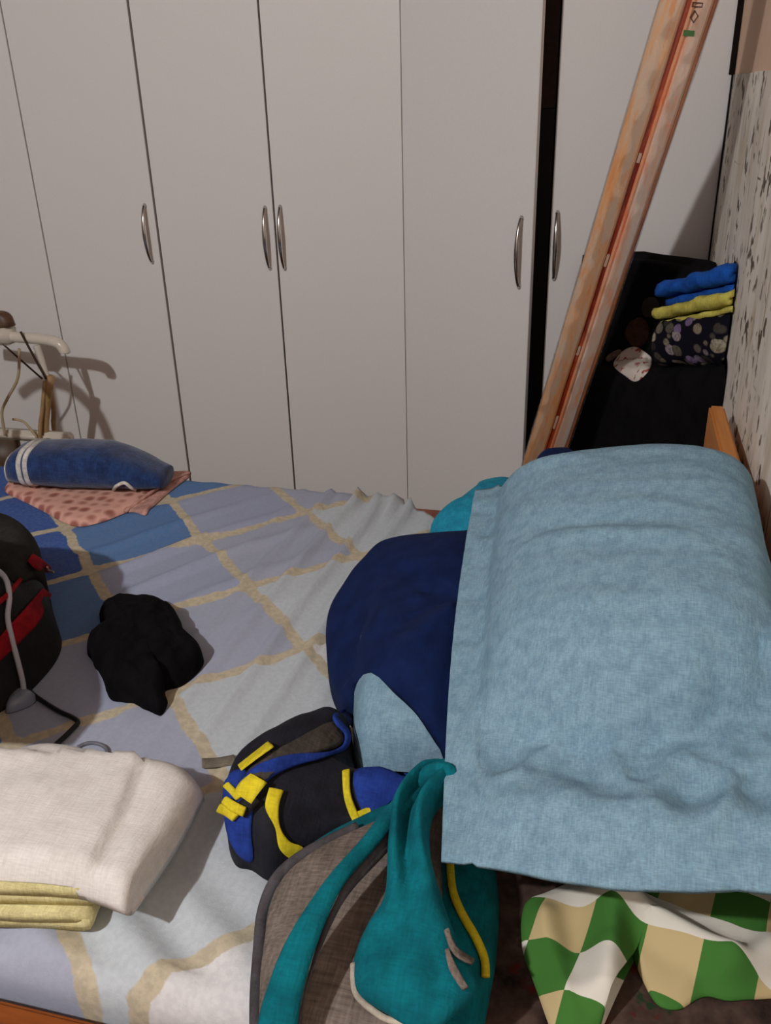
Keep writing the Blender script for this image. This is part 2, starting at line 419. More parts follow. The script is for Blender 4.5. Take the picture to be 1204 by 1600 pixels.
def wrink(x, y):
    z = .0025*fbm((x, y, 0), 5)
    # drawn folds running from the gathered far corner towards the near side
    a = (x+.42)*1.0-(y-1.83)*.07
    wgt = math.exp(-((a+.07)/.15)**2)*(1/(1+math.exp(-(y-.9)*9)))*(1 if x < .1 else 0)
    ph = a*95+1.6*noise.noise(Vector((x*2.2, y*1.6, 4)))
    z += .019*wgt*(max(0, math.sin(ph))**2.2)*(.45+.75*noise.noise(Vector((x*6, y*2, 2)))+.35)
    a2 = (x+.75)*.80+(y-1.45)*-.60   # long shallow diagonals
    w2 = math.exp(-((x+.80)/.22)**2-((y-1.45)/.2)**2)
    z += .014*w2*max(0, math.sin(a2*60+2*noise.noise(Vector((x*3, y*3, 1)))))**2
    g = math.exp(-((x+.46)/.085)**2-((y-1.80)/.09)**2)   # elastic gather
    z += .014*g*math.sin((x+.46)*150+(y-1.8)*6)
    g2 = math.exp(-((x+.42)/.12)**2-((y-.58)/.09)**2)+math.exp(-((x+.66)/.12)**2-((y-.57)/.08)**2)
    z += .008*g2*math.sin((x*.8+y*1.2)*60)
    return z
xs = [-1.826+ (1.826+.15)*i/210 for i in range(211)]
prof_n = [(.5335, .43), (.533, .47), (.5335, .51), (.537, .532), (.548, .546)]
prof_f = [(1.812, .5505), (1.826, .543), (1.834, .525), (1.836, .49), (1.837, .42)]
cols_ = []
for x in xs:
    rec = max(0, x+.425); yf = 1.80-1.15*rec-.01*math.sin(x*40)*(1 if rec > 0 else 0)
    c = []
    for y, z in prof_n: c.append(Vector((x, y+.003*noise.noise(Vector((x*16, z*4, 0)))*.5, z+.003*noise.noise(Vector((x*14, 1, 2)))*(1 if z > .52 else 0))))
    for j in range(111):
        y = .558+(yf-.558)*j/110; c.append(Vector((x, y, ZM+.004+wrink(x, y))))
    if rec <= 0:
        for y, z in prof_f: c.append(Vector((x, y+.022*max(0, -x-.75)*.0, z+.004*noise.noise(Vector((x*22, z, 5))))))
    else:
        for k, (y, z) in enumerate(prof_f): c.append(Vector((x, yf+.002*(k+1), ZM+.001-.0025*k+wrink(x, yf)*(1-k/6)+.002*math.sin(x*90))))
    cols_.append(c)
V, Fa = grid_vf(cols_)
sheet = mk('fitted_sheet', V, Fa, m_sheet, matt, label='patchwork sheet of blue, grey and white squares edged in tan')
# keep the print in room coordinates
for vtx in sheet.data.vertices: vtx.co += Vector(matt.location)
sheet.location = -Vector(matt.location)
T_sheet = tree(sheet)
sol = sheet.modifiers.new('thickness', 'SOLIDIFY'); sol.thickness = .0012; sol.offset = -1
B = [T_sheet]

# ------------------------------------------------------------------ far left: stand, pink towel, rolled blue towel
m_plast = plain('white_enamel', (214, 206, 192), .25, .5, var=.04)
m_tanpost = plain('tan_tube', (164, 132, 92), .45, .4, var=.2, nsc=60)
m_cord = plain('brown_cord', (62, 48, 38), .8, .2)
m_cream = plain('cream_cable', (180, 160, 130), .6, .3)
YR = 2.30
R_ = lambda px, py, y=YR: at_y(px, py, y)
st = thing('clothes_stand', (R_(50, 690).x, YR, 0), 'white tubular stand with a tan post, between the bed and the left doors', 'stand')
mk('top_bar', *tube_vf([R_(-70, 516), R_(-20, 522), R_(30, 527), R_(72, 531), R_(92, 537), R_(100, 547), R_(101, 551)], lambda s: .0165 if s < .93 else .0165-.006*(s-.93)/.07, 14, 7), m_plast, st)
c0 = R_(10, 524); mk('bracket', *box_vf(c0.x-.06, c0.x+.022, YR-.03, YR+.03, c0.z-.026, c0.z+.03, .008), m_plast, st)
c1 = R_(2, 505); mk('wood_knob', *dome_vf([c1+Vector((.045*math.cos(a), .03*math.sin(a), 0)) for a in [k*math.pi/4 for k in range(8)]], .042, 3, .5, .004, 40, base=c1.z-.008, nr=8, zoff=-.004), wood('knob_brown', (96, 66, 46), (70, 46, 32)), st, label='brown knob on the bracket')
mk('strut', *tube_vf([R_(57, 540), R_(64, 560), R_(74, 592)], lambda s: .012-.004*s, 10), m_plast, st)
pl = R_(70, 690); pt = R_(79, 588)
mk('post', *tube_vf([Vector((pl.x-.03, YR, .02)), Vector((pl.x, YR, pl.z)), pt], .0135, 12, 4), m_tanpost, st)
mk('leg', *tube_vf([R_(76, 592, YR+.03), R_(84, 640, YR+.04), R_(90, 690, YR+.05), Vector((R_(90, 690).x+.02, YR+.08, .02))], .008, 10, 4), m_tanpost, st)
mk('leg', *tube_vf([R_(70, 596, YR-.01), R_(66, 640, YR-.02), R_(62, 690, YR-.03), Vector((R_(60, 690).x-.04, YR-.06, .02))], .006, 10, 4), m_tanpost, st)
mk('cord', *tube_vf([R_(32, 518, YR-.02), R_(50, 552, YR-.02), R_(72, 592, YR-.016)], .0035, 8), m_cord, st)
mk('cord', *tube_vf([R_(5, 538, YR-.02), R_(32, 562, YR-.02), R_(66, 592, YR-.016)], .003, 8), m_cord, st)
mk('cable', *tube_vf([R_(30, 545, YR-.025), R_(28, 590, YR-.03), R_(12, 622, YR-.03), R_(3, 645, YR-.03), R_(8, 680, YR-.03)], .0045, 8), m_cream, st)
mk('cable', *tube_vf([R_(20, 655, YR-.03), R_(38, 660, YR-.03), R_(58, 684, YR-.03)], .004, 8), m_cream, st)
a, b = R_(-60, 690), R_(112, 682)
mk('lower_bar', *box_vf(a.x, b.x, YR-.02, YR+.02, b.z-.022, b.z+.010, .008), m_plast, st)
# arched arm and post added out of view for the shadow on the doors
def back(px, py, k): s = at_y(px, py, YD); return s+(LIGHT-s)*k
mk('shadow_arm', *tube_vf([back(34, 616, .205), back(55, 601, .205), back(80, 597, .205), back(110, 606, .205), back(140, 632, .205), back(160, 660, .205), back(176, 705, .205), back(182, 740, .205)], .0165, 12), m_plast, st)
mk('shadow_arm_post', *tube_vf([back(78, 600, .205), Vector((back(78, 600, .205).x, back(78, 600, .205).y, .02))], .013, 10, sm=False), m_plast, st)
mk('lower_panel', *box_vf(a.x, R_(30, 700).x, YR-.015, YR+.015, b.z-.20, b.z-.023, .004), wood('panel_brown', (92, 70, 48), (74, 54, 36)), st, label='brown panel under the lower bar')
mk('foot', *box_vf(a.x-.1, b.x, YR-.03, YR+.22-.45*0, 0, .02, .005), m_plast, st)
bp = back(78, 600, .205); mk('foot', *box_vf(bp.x-.1, bp.x+.12, bp.y-.02, YR-.03, 0, .02, .005), m_plast, st)

t = NT('pink_hexagon_terry')
vo = t.new('ShaderNodeTexVoronoi'); t.link(t.coords(), vo.inputs['Vector']); vo.inputs['Scale'].default_value = 33; vo.inputs['Randomness'].default_value = .3
f = t.step(vo.outputs['Distance'], .25, .62)
col = t.mix(f, lin((158, 98, 88)), lin((220, 170, 154))); t.bump(f, .5, .004); m_pink = t.fin(col, .95, .1)
m_pinkplain = fabric('pink_terry_back', (206, 158, 146), weave=300)
ol = [at_z(*q, ZM+.006) for q in [(8, 768), (18, 752), (60, 744), (130, 742), (220, 742), (268, 745), (262, 758), (228, 790), (200, 800), (165, 815), (130, 822), (105, 818), (70, 800), (35, 783)]]
pink = thing('bath_towel', at_z(140, 770, ZM+.004), 'pink towel with a raised scale pattern, folded flat under the blue roll', 'towel')
p1 = mk('upper_layer', *dome_vf(ol, .014, 14, .5, .002, 20, trees=B, seed=1), m_pink, pink)
ol2 = [at_z(*q, ZM+.006) for q in [(110, 752), (200, 742), (275, 738), (297, 738), (292, 748), (262, 772), (236, 796), (226, 806), (200, 801), (165, 811), (140, 800)]]
p2 = mk('lower_layer', *dome_vf(ol2, .008, 14, .5, .0015, 20, trees=B, seed=2), m_pinkplain, pink, label='plain pink underside')
T_pink = [tree(p1), tree(p2)]
# fold showing on the right
mk('rolled_hem', *tube_vf([hit(T_pink+B, *q, .004) for q in [(295, 740), (268, 752), (232, 774), (196, 800)]], .004, 8), m_pinkplain, pink)
m_navyterry = fabric('blue_terry', (38, 62, 108), (28, 46, 86), 350, .7, .6, 40, .3)
m_whitecord = fabric('white_band', (214, 210, 204), weave=300)
def roll_vf(A, Bp, prof, ry, rz, nA=44, seg=36, amp=.003, s0=0, s1=1, grow=0):
    ax = (Bp-A); L = ax.length; d = ax.normalized(); side = Vector((-d.y, d.x, 0)).normalized(); rows = []
    for i in range(nA+1):
        s = s0+(s1-s0)*i/nA; k, zr, dz = prof(s); r = []
        for j in range(seg):
            a = 2*math.pi*j/seg; ca, sa = math.cos(a), math.sin(a)
            ex = .75; cy_ = math.copysign(abs(ca)**ex, ca)*(ry*k+grow); cz = math.copysign(abs(sa)**ex, sa)*(rz*zr+grow)
            P = A+d*(L*s)+side*cy_+Z*(rz+cz+dz)
            P += Vector((0, 0, 1))*amp*fbm(P, 18)
            r.append(P)
        rows.append(r)
    V, Fa = grid_vf(rows, True); Fa.append(list(range(seg))); Fa.append([nA*seg+j for j in range(seg)])
    return V, Fa
def rprof(s):
    k = (1-max(0, (.14-s)/.14)**2.4)**.5 if s < .14 else 1.0
    k = max(k, .15)
    zr = (k if s < .14 else 1)
    if s > .62: q = (s-.62)/.38; zr *= 1-.62*q**1.3; k *= 1-.35*q**2
    return k*(.86+.14*min(1, s*3)), zr*(.82+.18*min(1, s*2.5)), -(1-zr)*.052*.98
zr0 = ZM+.022
A_ = at_z(20, 750, zr0); B_ = at_z(262, 757, zr0)
tow = thing('rolled_towel', (A_+B_)/2, 'dark blue towel rolled up with white end bands, lying on the pink towel', 'towel')
tr = mk('roll', *roll_vf(A_, B_, rprof, .075, .050), m_navyterry, tow)
for s0, s1 in ((.012, .05), (.15, .178), (.192, .22)): mk('white_band', *roll_vf(A_, B_, rprof, .075, .050, 4, 36, .003, s0, s1, .003), m_whitecord, tow, label='white woven band')
T_tow = [tree(tr)]
mk('white_hem', *tube_vf([hit(T_tow+T_pink, *q, .005) for q in [(178, 768), (183, 757), (195, 753), (206, 760), (212, 768)]], .0042, 8), m_whitecord, tow, label='white curved hem at the lower edge')

# ------------------------------------------------------------------ left: red and black bag, charger, cords
m_blackfab = fabric('black_nylon', (24, 23, 24), weave=420, bump=.4, spec=.3, rough=.7)
m_redfab = fabric('red_nylon', (150, 24, 34), (118, 16, 26), 400)
m_olive = fabric('charcoal_flap', (46, 45, 42), weave=400)
ol = [at_z(*q, .556) for q in [(68, 965), (90, 985), (96, 1010), (82, 1042), (36, 1092), (-20, 1130), (-52, 1190), (-110, 1240), (-260, 1240), (-340, 1090), (-260, 950), (-120, 915), (-10, 930)]]
rb = thing('backpack', at_z(-40, 990, .556), 'black and red backpack lying at the left edge of the bed', 'backpack')
bd = mk('body', *dome_vf(ol, .17, 6, .42, .008, 9, .006, 7, 3, B, extra=lambda x, y, r: .17*max(0, min(1, (1.03-y)/.10))*(1-r**9)), m_blackfab, rb)  # near part heightened out of view to throw a longer shadow
T_rb = [tree(bd)]
ofl = [hit(T_rb, *q, 0)+Z*.004 for q in [(44, 884), (-10, 872), (-90, 880), (-140, 930), (-80, 950), (-20, 935), (30, 915)]]
fl = mk('top_flap', *dome_vf([Vector((p.x, p.y, .71)) for p in [at_z(*q, .72) for q in [(60, 850), (36, 826), (-10, 816), (-100, 812), (-170, 860), (-120, 905), (-40, 912), (20, 904), (50, 880)]]], .06, 2.6, .6, .006, 12, .004, 8, 4, T_rb+B, base=.556), m_olive, rb, label='charcoal top flap')
T_rb2 = T_rb+[tree(fl)]
def band_on(trees, pts, w, lift=.004, th=.003, name='strap', mat=None, parent=None, label=None, n=5):
    """flat band laid over a surface; pts = centre line, w = widths across (image pixels)"""
    L, Rg = [], []
    for i, (x, y) in enumerate(pts):
        x0, y0 = pts[max(i-1, 0)]; x1, y1 = pts[min(i+1, len(pts)-1)]; dx, dy = x1-x0, y1-y0; l = math.hypot(dx, dy) or 1
        ww = (w[i] if isinstance(w, (list, tuple)) else w)*.5
        L.append(hit(trees, x-dy/l*ww, y+dx/l*ww, lift)); Rg.append(hit(trees, x+dy/l*ww, y-dx/l*ww, lift))
    return mk(name, *strip_vf(L, Rg, th, 6, n), mat, parent, label=label)
shadow_lidA = [Vector(p) for p in [(-.955, 1.11, .735), (-.90, 1.0, .755), (-.835, .87, .765), (-.765, .765, .765), (-.755, .69, .755)]]
shadow_lidB = [Vector(p) for p in [(-1.12, 1.12, .70), (-1.10, 1.0, .715), (-1.06, .87, .75), (-1.02, .75, .76), (-1.0, .66, .75)]]
mk('shadow_lid', *strip_vf(shadow_lidA, shadow_lidB, .012, 8, 6), m_olive, rb, label='charcoal lid added mostly out of view to cast a shadow')  # lid added for the shadow between the bag and the black garment
band_on(T_rb2+B, [(70, 925), (48, 960), (20, 990), (-4, 1016), (-40, 1050)], [16, 30, 30, 26, 26], .004, .004, 'red_panel', m_redfab, rb, 'red side panel')
band_on(T_rb2+B, [(44, 872), (60, 884), (78, 893)], [14, 18, 10], .004, .004, 'red_trim', m_redfab, rb, 'red trim beside the flap')
band_on(T_rb2+B, [(30, 905), (8, 930), (-15, 948)], [6, 8, 8], .004, .004, 'red_trim', m_redfab, rb, 'red trim below the flap')
mk('zip_pull', *tube_vf([hit(T_rb2, *q, .006) for q in [(68, 887), (76, 891), (84, 894)]], .002, 6), m_cream, rb, label='pale zip pull')
m_cablegrey = plain('pale_cable', (176, 176, 186), .5, .4)
ch = thing('charging_cable', at_z(35, 1095, ZM+.004), 'pale grey cable with a flared plug, trailing over the black and red backpack', 'cable')
cpts = [hit(T_rb2+B, *q, .006) for q in [(-30, 880), (0, 902), (9, 930), (7, 965), (14, 1000), (22, 1030), (30, 1062), (33, 1080)]]
mk('cord', *tube_vf(cpts, .0042, 10), m_cablegrey, ch)
t = NT('smoky_plastic'); m_smoky = t.fin(lin((120, 128, 148)), .35, .5)
pa = [hit(B+T_rb2, *q, .012) for q in [(32, 1074), (33, 1086)]]
fan = [hit(B, *q, .004) for q in [(28, 1084), (40, 1084), (58, 1092), (50, 1103), (30, 1112), (10, 1116), (12, 1104)]]
mk('plug', *dome_vf([Vector((p.x, p.y, ZM+.006)) for p in fan], .022, 3, .6, trees=B, nr=8), m_smoky, ch, label='flared grey plug')
bc = mk('black_cord', *tube_vf([hit(B, *q, .005) for q in [(8, 1068), (40, 1080), (62, 1096), (92, 1115), (114, 1125), (122, 1133), (114, 1143), (98, 1158), (82, 1172), (60, 1190)]], .0038, 8), plain('black_rubber', (16, 16, 20), .5, .4), label='black cord bent at a corner on the sheet, beside the pale plug', cat='cord')
gw = mk('wire_loop', *tube_vf([hit(B, *q, .003) for q in [(122, 1170), (136, 1164), (152, 1164), (164, 1170), (168, 1180), (164, 1190)]], .0028, 8), plain('grey_wire', (104, 104, 112), .5, .4), label='thin grey wire loop on the sheet, above the white folded cloth', cat='wire')

# ------------------------------------------------------------------ black crumpled cloth
m_blackcloth = fabric('black_cotton', (17, 15, 18), (10, 9, 11), 500, .3, .3, 30, .0, .95, .08)
ol = [at_z(*q, .556) for q in [(166, 948), (200, 942), (240, 944), (268, 956), (286, 985), (292, 1008), (312, 1020), (318, 1036), (304, 1056), (282, 1072), (258, 1080), (262, 1098), (252, 1118), (230, 1110), (196, 1098), (172, 1092), (160, 1060), (146, 1036), (136, 1018), (150, 998), (164, 988), (158, 968)]]
mk('crumpled_garment', *dome_vf(ol, .055, 3.4, .5, .010, 30, .006, 22, 5, B, nr=30, rnd=1), m_blackcloth, label='black garment crumpled in a heap in the middle of the patchwork sheet', cat='garment')

# ------------------------------------------------------------------ near left: yellow folded cloth under white folded cloth
m_yel = fabric('pale_yellow_cotton', (212, 204, 152), (198, 188, 136), 500)
q0 = at_z(158, 1462, ZM+.006); q1 = at_z(-140, 1450, ZM+.006)
dirx = (q0-q1).normalized(); dirx.z = 0; dirx.normalize(); diry = Vector((-dirx.y, dirx.x, 0))
half = .155; dep = .10
cen = q0-dirx*(half+.012)+diry*dep
M = Matrix((( dirx.x, diry.x, 0, cen.x), (dirx.y, diry.y, 0, cen.y), (0, 0, 1, ZM+.009), (0, 0, 0, 1)))
yc = mk('folded_blanket', *folded_vf(4, half, .0145, dep, 14, .0035, 14, 1, M), m_yel, label='pale yellow blanket folded in layers under the white cloth', cat='blanket')
T_y = [tree(yc)]
m_whitecloth = fabric('white_cotton', (226, 222, 218), (218, 213, 208), 500, .25, .25)
zt = ZM+.075
rowsT, rowsB = [], []
Apx = [(-90, 1190), (0, 1180), (66, 1163), (120, 1168), (190, 1186), (238, 1188), (275, 1196), (300, 1214), (318, 1240)]
Bpx = [(-90, 1380), (0, 1386), (40, 1388), (90, 1392), (130, 1396), (160, 1406), (185, 1416), (198, 1420), (206, 1418)]
AA = smooth([Vector((x, y, 0)) for x, y in Apx], 5); BB = smooth([Vector((x, y, 0)) for x, y in Bpx], 5)
NA = len(AA); NB = 26
for i in range(NA):
    u = i/(NA-1); rt, rbm = [], []
    for j in range(NB+1):
        v_ = j/NB; q = AA[i].lerp(BB[i], v_)
        bow = 6*math.sin(math.pi*v_)*u**6
        e = min(1, min(v_, 1-v_)*7, (1-u)*7)
        ze = ZM+.066-.016*max(0, (u-.72)/.28)**1.3+.004*v_
        P = at_z(q.x+bow, q.y, ze)
        s = support(B+T_y, P.x, P.y, ZM+.004)
        zz = max(P.z, s+.003)+.024*(1-(1-e)**2)+.0035*fbm(P, 9)*e+.003*max(0, ridge((P.x, P.y, 2), 6)-.6)*e
        zz += .0045*math.exp(-((q.y-(1212+.02*q.x))/7)**2)*(1 if q.x < 80 else 0)
        rt.append(Vector((P.x, P.y, zz))); rbm.append(Vector((P.x, P.y, max(s+.0015, zz-.045*(.15+.85*e)-.004))))
    rowsT.append(rt); rowsB.append(rbm)
mk('folded_cloth', *slab(rowsT, rowsB), m_whitecloth, label='thick white cloth folded square on top of the yellow blanket', cat='cloth')

# ------------------------------------------------------------------ pillow stack
m_chamb = fabric('light_blue_chambray', (134, 166, 184), (120, 152, 172), 700, .55, .35, 60)
m_navy = fabric('navy_cotton', (18, 36, 82), (13, 29, 70), 600, .3, .2)
m_cyan = fabric('turquoise_cotton', (40, 152, 182), (34, 132, 164), 500)
# lower pillow
ol = [at_z(*q, .60) for q in [(552, 1072), (551, 1130), (553, 1168), (572, 1192), (620, 1203), (690, 1203), (770, 1190), (850, 1130), (870, 1000), (820, 900), (700, 880), (610, 930), (565, 1010)]]
lp = mk('pillow', *dome_vf([Vector((p.x, p.y, .575)) for p in ol], .12, 5.5, .45, .006, 10, .005, 12, 8, B, nr=26), m_chamb, label='plump light blue pillow at the bottom of the stack, its end poking out', cat='pillow')
T_lp = [tree(lp)]
# turquoise cloth and navy heap at the far side
ol = [at_z(*q, .62) for q in [(668, 830), (690, 815), (716, 796), (738, 778), (752, 766), (800, 760), (850, 780), (860, 840), (780, 870), (700, 860)]]
cy = mk('folded_garment', *dome_vf([Vector((p.x, p.y, .60)) for p in ol], .075, 3, .5, .004, 14, .003, 9, 9, B, nr=16), m_cyan, label='turquoise garment showing beyond the navy cover, under the top pillow', cat='garment')
ol = [at_y(*q, 1.70) for q in [(846, 715)]]
o0 = at_y(872, 716, 1.66)
nh = mk('rolled_garment', *dome_vf([Vector((o0.x+.062*math.cos(a)*1.0, 1.66+.085*math.sin(a), .57)) for a in [k*math.pi/5 for k in range(10)]], o0.z+.012-.57, 4, .45, .006, 14, .004, 9, 10, B, nr=18), m_navy, label='navy garment heap peeping out behind the top pillow, at the foot of the orange package', cat='garment')
T_mid = [tree(cy), tree(nh)]
# navy cover
ol = [at_z(*q, z) for q, z in [((722, 838), .69), ((640, 842), .68), ((592, 850), .67), ((563, 876), .655), ((540, 903), .63), ((516, 944), .612), ((509, 990), .60), ((514, 1045), .60), ((530, 1076), .61)]]
ol += [hit(T_lp, *q, .008) for q in [(556, 1064), (604, 1068), (640, 1100), (672, 1134), (708, 1166), (740, 1182)]]
ol += [at_z(*q, .655) for q in [(800, 1160), (880, 1100), (905, 1000), (890, 880), (800, 830)]]
NAVY_SIGN = 1
nfa, nfb = at_z(548, 905, .66), at_z(618, 1075, .68)
nfd = (nfb-nfa); nfd.z = 0; nfd.normalize()
def nav_extra(x, y, rho):
    d = (x-nfa.x)*nfd.y-(y-nfa.y)*nfd.x          # which side of the tuck
    st = 1/(1+math.exp(max(-40, min(40, d*260))))
    return .010*(ridge((x*.8+y*.5, y*.4-x*.3, 3), 7)-.55)+.020*(st-1)*(1 if NAVY_SIGN > 0 else -1)+(.02 if NAVY_SIGN < 0 else 0)*0
nv = mk('navy_cover', *dome_vf(ol, .062, 2.6, .6, .005, 6, 0, 9, 11, B+T_lp+T_mid, nr=26, base=ZM+.004, extra=nav_extra, ctr=at_z(735, 985, .67)), m_navy, label='navy blue blanket bundled in the stack, beneath the top pillow', cat='blanket')
T_nv = [tree(nv)]
# fold line on the cover
# top pillow
FLp, FRp = at_z(742, 765, .80), at_z(1172, 748, .875)
NLp, NRp = at_z(689, 1344, .70), at_z(1290, 1400, .77)
FRp.x = min(FRp.x, .242); NRp.x = min(NRp.x, .243)
NU, NV = 84, 110
def pill(s, tt):
    # s 0..1 left to right, tt 0..1 near to far
    far = FLp.lerp(FRp, s); near = NLp.lerp(NRp, s)
    P = near.lerp(far, tt)
    # outlines bow a little
    P += (FLp-FRp).normalized()*(.012*math.sin(math.pi*tt)*(1-2*s))*(1 if s < .5 else 0)
    P.y += .022*math.sin(math.pi*s)*max(0, (tt-.7)/.3) - .028*math.sin(math.pi*min(1, s*1.25))*max(0, (.2-tt)/.2)*s
    fl = .105                       # flat border down the left side
    a = max(0, (s-fl)/(1-fl)); bx = max(0, 1-abs(2*a-1)**3.2) if s > fl else 0
    stuff_end = .205+.03*math.sin(s*7+1)+.012*noise.noise(Vector((s*9, 0, 2)))+.09*s*s   # filling stops short of the near hem
    b = (tt-stuff_end)/(1-stuff_end)
    if b > 0: by = (1-abs(2*b-1)**6) if b > .5 else 1-(1-min(1, b/.30))**2.2
    else: by = 0
    flap = max(0, min(1, tt/.05))*max(0, min(1, (stuff_end-tt)/.05+1 if tt > stuff_end else 1))
    h = .098*(bx**.5)*(by**.5 if by > 0 and b > .5 else max(0, by))
    h += .024*bx**.4*math.exp(-((tt-.09)/.055)**2)-.026*bx**.4*math.exp(-((tt-stuff_end)/.03)**2)
    h = max(0, h)
    # creases
    q = Vector((s*.45, tt*.85, 0))
    c = 0
    e = min(1, bx*2)
    c += .0040*e*fbm((q.x*2, q.y*9, 1), 1.7)
    c += .0022*e*fbm((q.x*7, q.y*20, 5), 1.5)
    # pull lines running right from the far end of the border
    wcr = math.exp(-((s-.20)/.22)**2-((tt-.86)/.12)**2)
    c += .010*wcr*max(0, math.sin((tt*34+s*9)+1.2*noise.noise(q*7)))**2
    wc2 = math.exp(-((s-.5)/.28)**2-((tt-.62)/.10)**2)
    c += .0045*wc2*math.sin(tt*62+s*6+1.5*noise.noise(q*6))
    wn = math.exp(-((tt-.16)/.10)**2)*e
    c += .020*wn*(ridge((s*4.2+tt*3, tt*9-s*2.5, 1), 1.1)-.5)
    if s < fl: c += .0035*noise.noise(Vector((tt*26, s*6, 0)))+.010*math.exp(-((s-fl*.92)/.018)**2)*(.5+noise.noise(Vector((tt*22, 0, 7))))
    P = P+Z*(h+c)
    return P, h
PL = [[pill(i/NU, j/NV) for j in range(NV+1)] for i in range(NU+1)]
LOW = []
for i in range(NU+1):
    r = []
    for j in range(NV+1):
        P = PL[i][j][0]; z = support(T_nv+T_lp+T_mid, min(P.x, .246), P.y, .60)+.003
        if P.x > .185 and P.y > .86: z = max(z, .853)
        r.append(z)
    LOW.append(r)
for _ in range(3):
    LOW = [[sum(LOW[max(0, min(NU, i+a))][max(0, min(NV, j+b))] for a in (-2, 0, 2) for b in (-3, 0, 3))/9 for j in range(NV+1)] for i in range(NU+1)]
rt, rbm = [], []
for i in range(NU+1):
    a, b_ = [], []
    for j in range(NV+1):
        P, h = PL[i][j]; P = P.copy(); P.x = min(P.x, .246); zb = P.z-h*1.35-.004
        P.z = max(P.z, LOW[i][j]+.004)
        if P.x > .190 and P.y > .86: P.z = max(P.z, .858)
        a.append(P)
        b_.append(Vector((P.x, P.y, min(P.z-.0025, max(zb, LOW[i][j], .853 if P.x > .190 and P.y > .86 else 0)))))
    rt.append(a); rbm.append(b_)
tp = mk('pillow', *slab(rt, rbm), m_chamb, label='large light blue pillow with a flat border, on top of the stack by the wall', cat='pillow')
T_tp = [tree(tp)]

# ------------------------------------------------------------------ near right: brown blanket and checked cloth
t = NT('brown_print'); v = t.coords()
f = t.noise(v, 34, 4); f2 = t.noise(t.coords(loc=(3, 1, 0)), 22, 4)
col = t.ramp(f, [(.3, lin((38, 28, 26))), (.5, lin((72, 56, 50))), (.65, lin((88, 70, 62))), (.8, lin((52, 38, 34)))])  # browns darkened to stand in for the shadow lying over this corner
col = t.mix(t.step(f2, .58, .66), col, lin((92, 30, 30))); col = t.mix(t.step(t.noise(t.coords(loc=(7, 2, 0)), 26, 3), .64, .68), col, lin((42, 60, 42)))
t.bump(f, .4, .003); m_brownb = t.fin(col, .95, .1)
rt, rbm = [], []
for i in range(41):
    a, b_ = [], []
    for j in range(41):
        x = -.16+(.243+.16)*i/40; y = .46+(.865-.46)*j/40
        e = min(1, i/4, (40-i)/3, j/4, (40-j)/4)
        zt_ = ZM+.012+.016*e**.5+.007*fbm((x, y, 3), 9)*e+.004*(ridge((x, y, 8), 11)-.5)*e
        zb = ZM+.012
        if y < .545: pass
        a.append(Vector((x, y, zt_))); b_.append(Vector((x, y, min(zb, zt_-.002))))
    rt.append(a); rbm.append(b_)
bb = mk('patterned_blanket', *slab(rt, rbm), m_brownb, label='dull brown and red patterned blanket lying under the green checked cloth', cat='blanket')
T_bb = [tree(bb)]
t = NT('green_check'); mp = t.coords((1, 1, 1), (0, 0, math.radians(14)))
sp = t.new('ShaderNodeSeparateXYZ'); t.link(mp, sp.inputs[0]); CK = .055
gi = t.math('FLOOR', t.math('DIVIDE', sp.outputs[0], CK)); gj = t.math('FLOOR', t.math('DIVIDE', sp.outputs[1], CK))
par = t.math('ABSOLUTE', t.math('MODULO', t.math('ADD', gi, gj), 2.0)); evn = t.math('SUBTRACT', 1.0, par); par = t.math('MULTIPLY', evn, t.math('GREATER_THAN', t.math('ABSOLUTE', t.math('MODULO', gj, 4.0)), .5)); pi_ = t.math('ABSOLUTE', t.math('MODULO', gi, 2.0))
yw = t.mix(t.math('MAXIMUM', pi_, evn), lin((202, 180, 134)), lin((226, 220, 208)))
col = t.mix(par, yw, lin((70, 122, 54)))
t.bump(t.noise(t.coords(), 400, 2), .2, .001); m_check = t.fin(col, .92, .12)
ol = [at_z(*q, ZM+.03) for q in [(818, 1415), (850, 1398), (905, 1380), (1000, 1372), (1110, 1360), (1204, 1350), (1262, 1370), (1262, 1480), (1240, 1545), (1150, 1568), (1100, 1560), (1060, 1580), (1025, 1572), (1000, 1530), (985, 1492), (972, 1482), (958, 1520), (945, 1580), (925, 1640), (880, 1650), (855, 1600), (835, 1540), (815, 1478)]]
def chk_extra(x, y, rho):
    p = Vector((x, y, 0)); z = 0
    for (a, b, amp, wd) in ((at_z(955, 1405, .6), at_z(945, 1560, .6), .040, .022), (at_z(965, 1410, .6), at_z(1130, 1500, .6), .030, .020), (at_z(850, 1430, .6), at_z(880, 1580, .6), .018, .02), (at_z(1150, 1520, .6), at_z(1220, 1470, .6), .02, .018)):
        a = Vector((a.x, a.y, 0)); b = Vector((b.x, b.y, 0)); k = max(0, min(1, (p-a).dot(b-a)/(b-a).length_squared)); d = (p-(a+(b-a)*k)).length
        z += amp*math.exp(-(d/wd)**2)
    return z
ol = [Vector((min(p.x, .236), p.y, p.z)) for p in ol]
ckc = mk('checked_cloth', *dome_vf(ol, .012, 6, .5, .005, 12, .003, 9, 12, T_bb+B, nr=34, n=6, base=ZM+.014, extra=chk_extra, ctr=at_z(1010, 1460, .58)), m_check, label='green, white and yellow checked cloth rumpled at the lower right', cat='cloth')

